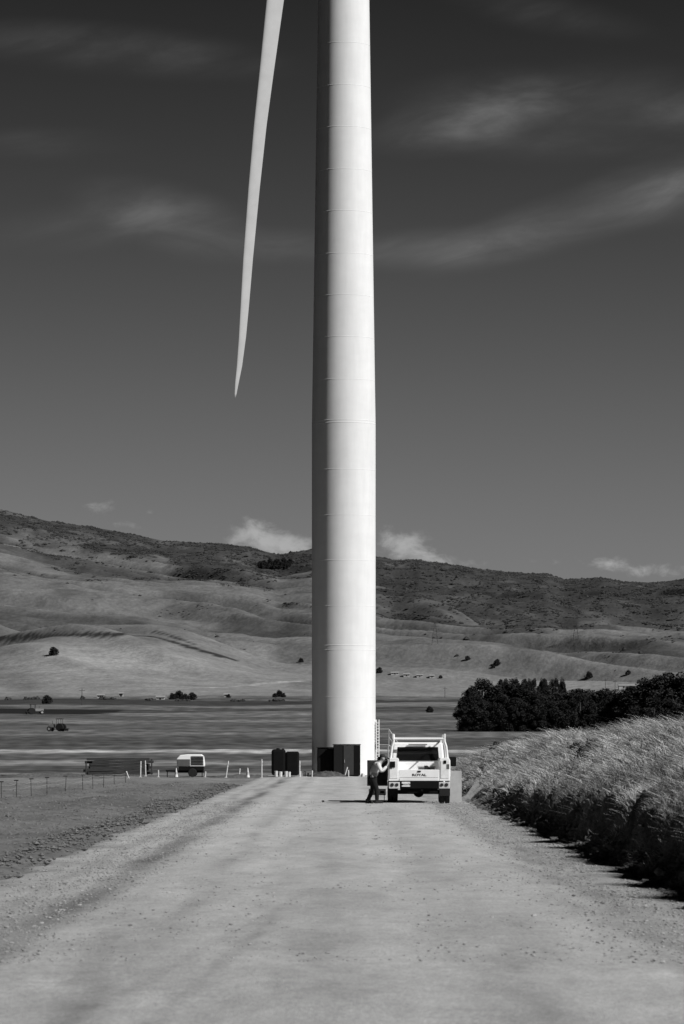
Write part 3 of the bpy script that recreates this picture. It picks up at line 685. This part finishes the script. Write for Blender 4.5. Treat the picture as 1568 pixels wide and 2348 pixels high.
MB().add([(-.80,2.585,1.58),(.80,2.585,1.58),(.76,2.64,2.09),(-.76,2.64,2.09),(-.80,2.62,1.58),(.80,2.62,1.58),(.76,2.68,2.09),(-.76,2.68,2.09)],[(0,1,2,3),(4,7,6,5),(0,4,5,1),(1,5,6,2),(2,6,7,3),(3,7,4,0)]).obj('rear_window',M['glass'],tk)
MB().add([(-.82,4.67,1.56),(.82,4.67,1.56),(.74,4.40,2.12),(-.74,4.40,2.12)],[(0,1,2,3)]).obj('windscreen',M['glass'],tk)
MB().box(-.35,.35,2.56,2.62,2.17,2.21).obj('brake_light',M['lamp'],tk)
MB().box(-1.0,1.0,6.05,6.2,.5,.78).obj('front_bumper',M['steel'],tk,bevel=.03)
for s2 in (-1,1):
    MB().box(s2*.78-.14,s2*.78+.14,6.04,6.07,.95,1.15).obj('headlight',M['cone'],tk,bevel=.02)
    mi=MB().box(s2*1.36-.13,s2*1.36+.13,4.1,4.22,1.36,1.72).obj('mirror',Dk,tk,bevel=.04)
    MB().cyl((s2*.98,4.16,1.5),(s2*1.25,4.16,1.5),.025).cyl((s2*.98,4.16,1.62),(s2*1.25,4.16,1.62),.025).obj('mirror_arm',Dk,mi)
dr=MB().box(-.76,0,-.02,.02,.64,1.6).obj('compartment_door',M['sdoor'],tk,bevel=.015,loc=(-1.15,1.8,0))  # door's shadow side painted as a dark base colour
dr['label']='compartment door standing open, shade painted into its dark colour'
MB().box(-.7,-.06,-.028,-.021,.72,1.52).obj('inner_panel',M['dark'],dr,bevel=.003)
# rack
b=MB()
def tube(a,c,r_=.032): b.cyl(a,c,r_,r_,10)
for y_ in (.25,2.3,4.0):
    for s2 in (-1,1):
        if y_<3:
            tube((s2*1.05,y_,1.68),(s2*1.0,y_,2.12),.045); tube((s2*1.0,y_,2.11),(s2*.94,y_,2.30),.045); tube((s2*.94,y_,2.29),(s2*.94,y_,2.56),.045)
        else: tube((s2*.9,y_,2.2),(s2*.9,y_,2.44),.03)
    tube((-.95,y_,2.40),(.95,y_,2.40),.045)
for s2 in (-1,1): tube((s2*.94,.2,2.38),(s2*.94,4.1,2.42),.03)
b.obj('ladder_rack',W_,tk)
for s2 in (-1,1): MB().box(s2*.95-.035,s2*.95+.035,.2,.3,2.4,2.58).obj('rack_stop',W_,tk,bevel=.01)
tb=thing('tool_box',(3.15,143.2,.935),'grey metal tool box lying in the truck bed','tool box')
MB().box(-.32,.32,0,.5,0,.42,.95,.9).obj('body',M['grey'],tb,bevel=.02); MB().box(-.33,.33,-.01,.51,.421,.47).obj('lid',M['lgrey'],tb,bevel=.01)
wg=MB().prismy([(0,0),(.5,0),(.5,.1),(.12,.5),(0,.5)],0,.4).obj('metal_bracket',M['dark'],None,bevel=.01); wg.location=(3.05,142.5,.935); meta(wg,'dark angled metal bracket lying in the truck bed','bracket')
pn_=MB().box(-.24,.24,-.02,.02,0,1.2).obj('plywood_sheet',M['lgrey'],None,bevel=.005); pn_.location=((1044-784)/F*147,147,.02); pn_.rotation_euler=(math.radians(-7),0,0); meta(pn_,'pale plywood sheet standing upright by the bank','plywood sheet')
for i,(px,L,an) in enumerate([(1062,1.0,35),(1068,.9,48),(1075,.75,30),(1058,.6,60)]):
    o=MB().box(-.06,.06,-.02,.02,0,L).obj('wooden_plank',M['plank'],None,bevel=.004); o.location=((px-784)/F*149,149+i*.15,.0+.03*i); o.rotation_euler=(0,math.radians(an),0); meta(o,'pale wooden plank leaning on the foot of the bank','plank','planks beside the truck')
sg=thing('floor_sign',((865-784)/F*144.6,144.6,.03),'low white sign board with dark marks on short legs','sign')
MB().box(-.32,.32,-.012,.012,.28,.52).obj('board',M['white'],sg,bevel=.005)
b=MB(); b.cyl((-.26,.03,0),(-.26,.03,.3),.015); b.cyl((.26,.03,0),(.26,.03,.3),.015); b.box(-.3,.3,.02,.04,.06,.09); b.obj('leg_frame',M['steel'],sg)
b=MB()
for q,l_ in ((-.24,.12),(-.04,.06),(.1,.16)): b.box(q,q+l_,-.016,-.0125,.36,.44)
b.obj('marks',Dk,sg)
# ------------------------------------------------------------------ person
PY=141.4
pe=thing('person',((856-784)/F*PY,PY,.05),'standing worker in cap and pale shirt, hands raised to face','person')
pe.scale=(1.06,1.06,1.0)
def skin(name,J,E,root,m,parent,sub=2):
    me=bpy.data.meshes.new(name); me.from_pydata([j[:3] for j in J],E,[]); me.update()
    o=link(name,me,m,parent); sk_=o.modifiers.new('Skin','SKIN'); sk_.use_smooth_shade=True
    for i,j in enumerate(J):
        d=me.skin_vertices[0].data[i]; r_=j[3]; d.radius=(r_,j[4] if len(j)>4 else r_); d.use_root=(i==root)
    ss=o.modifiers.new('Sub','SUBSURF'); ss.levels=sub; ss.render_levels=sub
    return o
J=[(-.02,0,.98,.13,.15),(.04,0,1.18,.12,.14),(.13,0,1.36,.125,.17),(.20,0,1.48,.075,.09),(.25,0,1.545,.055),(.31,0,1.61,.075),(.33,0,1.68,.092),(.32,0,1.745,.07)]
E=[(i,i+1) for i in range(7)]
def ad(*pts,frm):
    p=frm
    for q in pts:
        J.append(q); E.append((p,len(J)-1)); p=len(J)-1
    return p
ad((.435,0,1.64,.013),frm=6)
for s2 in (-1,1):
    ad((.31,s2*.098,1.665,.014),frm=6)
    wr=ad((.16,s2*.19,1.43,.06),(.30+.03*s2,s2*.27,1.17,.046),(.48,s2*.17,1.40,.034),(.52,s2*.11,1.51,.028),(.52,s2*.085,1.56,.034,.024),frm=3)
    for k in range(4):
        xo=(-.03+.02*k)
        ad((.52+xo,s2*.07,1.595,.010),(.515+xo,s2*.045,1.625-.004*abs(k-1),.009),(.505+xo,s2*.015,1.628-.005*abs(k-1),.008),frm=wr)
    ad((.48,s2*.065,1.56,.011),(.475,s2*.03,1.58,.009),frm=wr)
    kx=.12 if s2<0 else -.02; fx=.12 if s2<0 else -.2
    an=ad((-.02,s2*.10,.90,.10),(kx,s2*.12,.50,.066),(fx,s2*.13,.10,.044),frm=0)
    ad((fx+.03,s2*.13,.045,.04),(fx+.17,s2*.14,.035,.032),frm=an)
skin('body',J,E,0,M['skin'],pe)
Js=[(-.02,0,.99,.145,.165),(.04,0,1.18,.138,.16),(.13,0,1.36,.142,.19),(.19,0,1.47,.10,.12)]; Es=[(0,1),(1,2),(2,3)]
for s2 in (-1,1):
    n0=len(Js); Js+=[(.16,s2*.195,1.43,.08),(.30+.03*s2,s2*.275,1.17,.064),(.46,s2*.185,1.37,.05)]; Es+=[(3,n0),(n0,n0+1),(n0+1,n0+2)]
skin('shirt',Js,Es,0,M['shirt'],pe)
Jt=[(-.02,0,1.0,.15,.17)];Et=[]
for s2 in (-1,1):
    kx=.12 if s2<0 else -.02; fx=.12 if s2<0 else -.2
    n0=len(Jt); Jt+=[(-.02,s2*.10,.90,.122),(kx,s2*.12,.50,.09),(fx,s2*.13,.10,.072)]; Et+=[(0,n0),(n0,n0+1),(n0+1,n0+2)]
skin('trousers',Jt,Et,0,M['trousers'],pe)
skin('safety_vest',[(-.01,0,1.06,.150,.170),(.04,0,1.18,.148,.168),(.12,0,1.34,.150,.185),(.16,0,1.41,.12,.15)],[(0,1),(1,2),(2,3)],0,M['vest'],pe)
for s2 in (-1,1):
    fx=.12 if s2<0 else -.2
    MB().box(fx-.08,fx+.21,s2*.135-.05,s2*.135+.05,-.0,.09,.8,.85).box(fx-.07,fx+.07,s2*.135-.048,s2*.135+.048,.085,.17).obj('boot',M['boot'],pe,bevel=.02)
MB().lathe([(.104,1.70),(.106,1.735),(.09,1.785),(.05,1.813),(.01,1.818)],20,(.315,0)).prismy([(.385,1.70),(.505,1.675),(.505,1.69),(.385,1.72)],-.07,.07).obj('cap',M['boot'],pe,bevel=.004)
skin('hair',[(.27,0,1.605,.045,.07),(.26,0,1.685,.06,.09)],[(0,1)],0,M['trousers'],pe,1)
for s2 in (-1,1): MB().lathe([(.004,-.01),(.011,0),(.004,.01)],10).obj('eye',Dk,pe,loc=(.412,s2*.034,1.67))
ph=MB().box(-.04,.04,-.012,.012,-.07,.07).obj('handheld_radio',Dk,None,bevel=.008); ph.location=(pe.location.x+.56,PY,.05+1.60); meta(ph,'small black handheld device held near the face','radio')
# ------------------------------------------------------------------ tractors
def tractor(loc,rz,label):
    r_=thing('tractor',loc,label,'tractor','tractors working in the fields',rz)
    MB().box(-.1,1.9,-.38,.38,.75,1.45,.97,.9).box(-1.0,-.1,-.45,.45,.7,1.2).obj('body',M['grey'],r_,bevel=.06)
    b=MB()
    for x_,y_ in ((-.9,-.5),(-.9,.5),(.05,-.5),(.05,.5)): b.cyl((x_,y_,1.2),(x_,y_,2.45),.04)
    b.box(-1.1,.2,-.65,.65,2.44,2.56); b.obj('canopy_frame',M['dark'],r_)
    b=MB(); b.cyl((1.0,.2,1.4),(1.0,.2,2.1),.04); b.obj('exhaust',M['dark'],r_)
    for x_,rr,ww in ((-.75,.8,.2),(1.5,.48,.14)):
        for s2 in (-.85,.85):
            wh=MB().cyl((x_,s2-ww*.9,rr),(x_,s2+ww*.9,rr),rr*.52,n=18).obj('wheel',M['lgrey'],r_)
            MB().cyl((x_,s2*.98-ww,rr),(x_,s2*.98+ww,rr),rr,n=24).obj('tyre',M['rubber'],wh,bevel=.03)
    b=MB(); b.box(-2.1,-1.2,-1.2,1.2,.5,.62)
    for q in np.linspace(-1.1,1.1,7): b.box(-1.9,-1.8,q-.04,q+.04,.05,.51)
    b.obj('implement',M['dark'],r_); return r_
t1=tractor(tuple(place(132,1677,500)),math.pi-.3,'grey tractor with canopy pulling an implement on bare field')
copy_thing(t1,tuple(place(80,1638,900)),.2,(1.4,1.4,1.2),'dark tractor with implement on freshly tilled soil')
# ------------------------------------------------------------------ farm buildings, poles
def house(px,py,W3,H3,D0,label,wm=M['wallp'],rm=M['roof']):
    q=place(px,py,D0); r_=thing('farm_building',tuple(q),label,'farm building','scattered farm buildings')
    MB().box(-W3/2,W3/2,-3,3,-.5,H3).obj('wall',wm,r_)
    MB().prismx([(-3.4,H3+.01),(0,H3+.9),(3.4,H3+.01)],-W3/2-.3,W3/2+.3).obj('roof',rm,r_)
    MB().box(-.5,.5,-3.05,-3.003,0,H3*.8).obj('door',M['dark'],r_)
    for s2 in (-.3,.3): MB().box(s2*W3-.4,s2*W3+.4,-3.05,-3.003,H3*.4,H3*.8).obj('window',M['dark'],r_)
for a in [(231,1600,3.5,1.3,1500,'small pale farm shed at the hill foot'),(278,1597,2,1.6,1500,'tiny white hut at the hill foot'),(368,1604,4,1.0,1500,'low pale farm building among trees'),(520,1597,3,1.0,1600,'low pale shed beside a field'),(905,1549,5,1.0,2200,'long low farm building below the hills'),(932,1551,4,1.2,2200,'pale farmhouse below the hills'),(962,1553,4,1.0,2200,'pale farmhouse below the hills'),(990,1555,3,1.0,2200,'small pale outbuilding below the hills'),(1275,1592,12,1.6,1500,'long pale barn behind the trees'),(1445,1582,14,2.2,1600,'wide barn with pale roof behind trees')]: house(*a)
def pole(px,py,Hp,D0):
    q=place(px,py,D0); r_=thing('utility_pole',tuple(q),'thin wooden utility pole with crossarm in the fields','utility pole','utility poles across the valley')
    MB().cyl((0,0,-.5),(0,0,Hp),.16,.11,8).obj('pole',M['bark'],r_); MB().box(-1.2,1.2,-.08,.08,Hp-.9,Hp-.75).obj('crossarm',M['bark'],r_)
for a in [(188,1617,7,1300),(1288,1595,11,1500),(1388,1592,9,1500),(1410,1592,8,1500),(1112,1595,8,1500),(1020,1600,6,1500),(1180,1590,7,1500)]: pole(*a)
def pylon(px,py,Hp,D0):
    q=place(px,py,D0); r_=thing('power_pylon',tuple(q),'grey lattice steel power pylon on the hillside','pylon','power pylons crossing the hills')
    b=MB(); h2=2.2
    for a_,c in ((-1,-1),(-1,1),(1,-1),(1,1)): b.cyl((a_*h2,c*h2,-1),(a_*.5,c*.5,Hp),.09,.07,5)
    for i in range(6):
        z0=Hp*i/6; z1=Hp*(i+1)/6; w0=h2-(h2-.5)*i/6; w1=h2-(h2-.5)*(i+1)/6
        b.cyl((-w0,-w0,z0),(w1,-w1,z1),.05,.05,4); b.cyl((w0,-w0,z0),(-w1,-w1,z1),.05,.05,4)
    b.obj('lattice_mast',M['dark'],r_)
    b=MB()
    for k,z in enumerate((Hp*.7,Hp*.83,Hp*.95)): b.cyl((-3.0+k*.4,0,z),(3.0-k*.4,0,z),.08,.08,5)
    b.cyl((0,0,Hp*.68),(0,0,Hp),.06,.06,5)
    b.obj('crossarm',M['dark'],r_)
pylon(997,1478,15,2300); pylon(1320,1465,13,2300)
# ------------------------------------------------------------------ camera
cam=bpy.data.cameras.new('camera'); co_=bpy.data.objects.new('camera',cam); COL.objects.link(co_)
co_.location=(0,0,CH); co_.rotation_euler=(math.radians(90),0,0)
cam.sensor_fit='HORIZONTAL'; cam.sensor_width=24; cam.lens=135; cam.shift_y=534/1568; cam.clip_start=.5; cam.clip_end=30000
cam.dof.use_dof=True; cam.dof.focus_distance=170; cam.dof.aperture_fstop=5.6
scene.camera=co_
scene.view_settings.view_transform='Standard'; scene.view_settings.look='None'; scene.view_settings.exposure=0
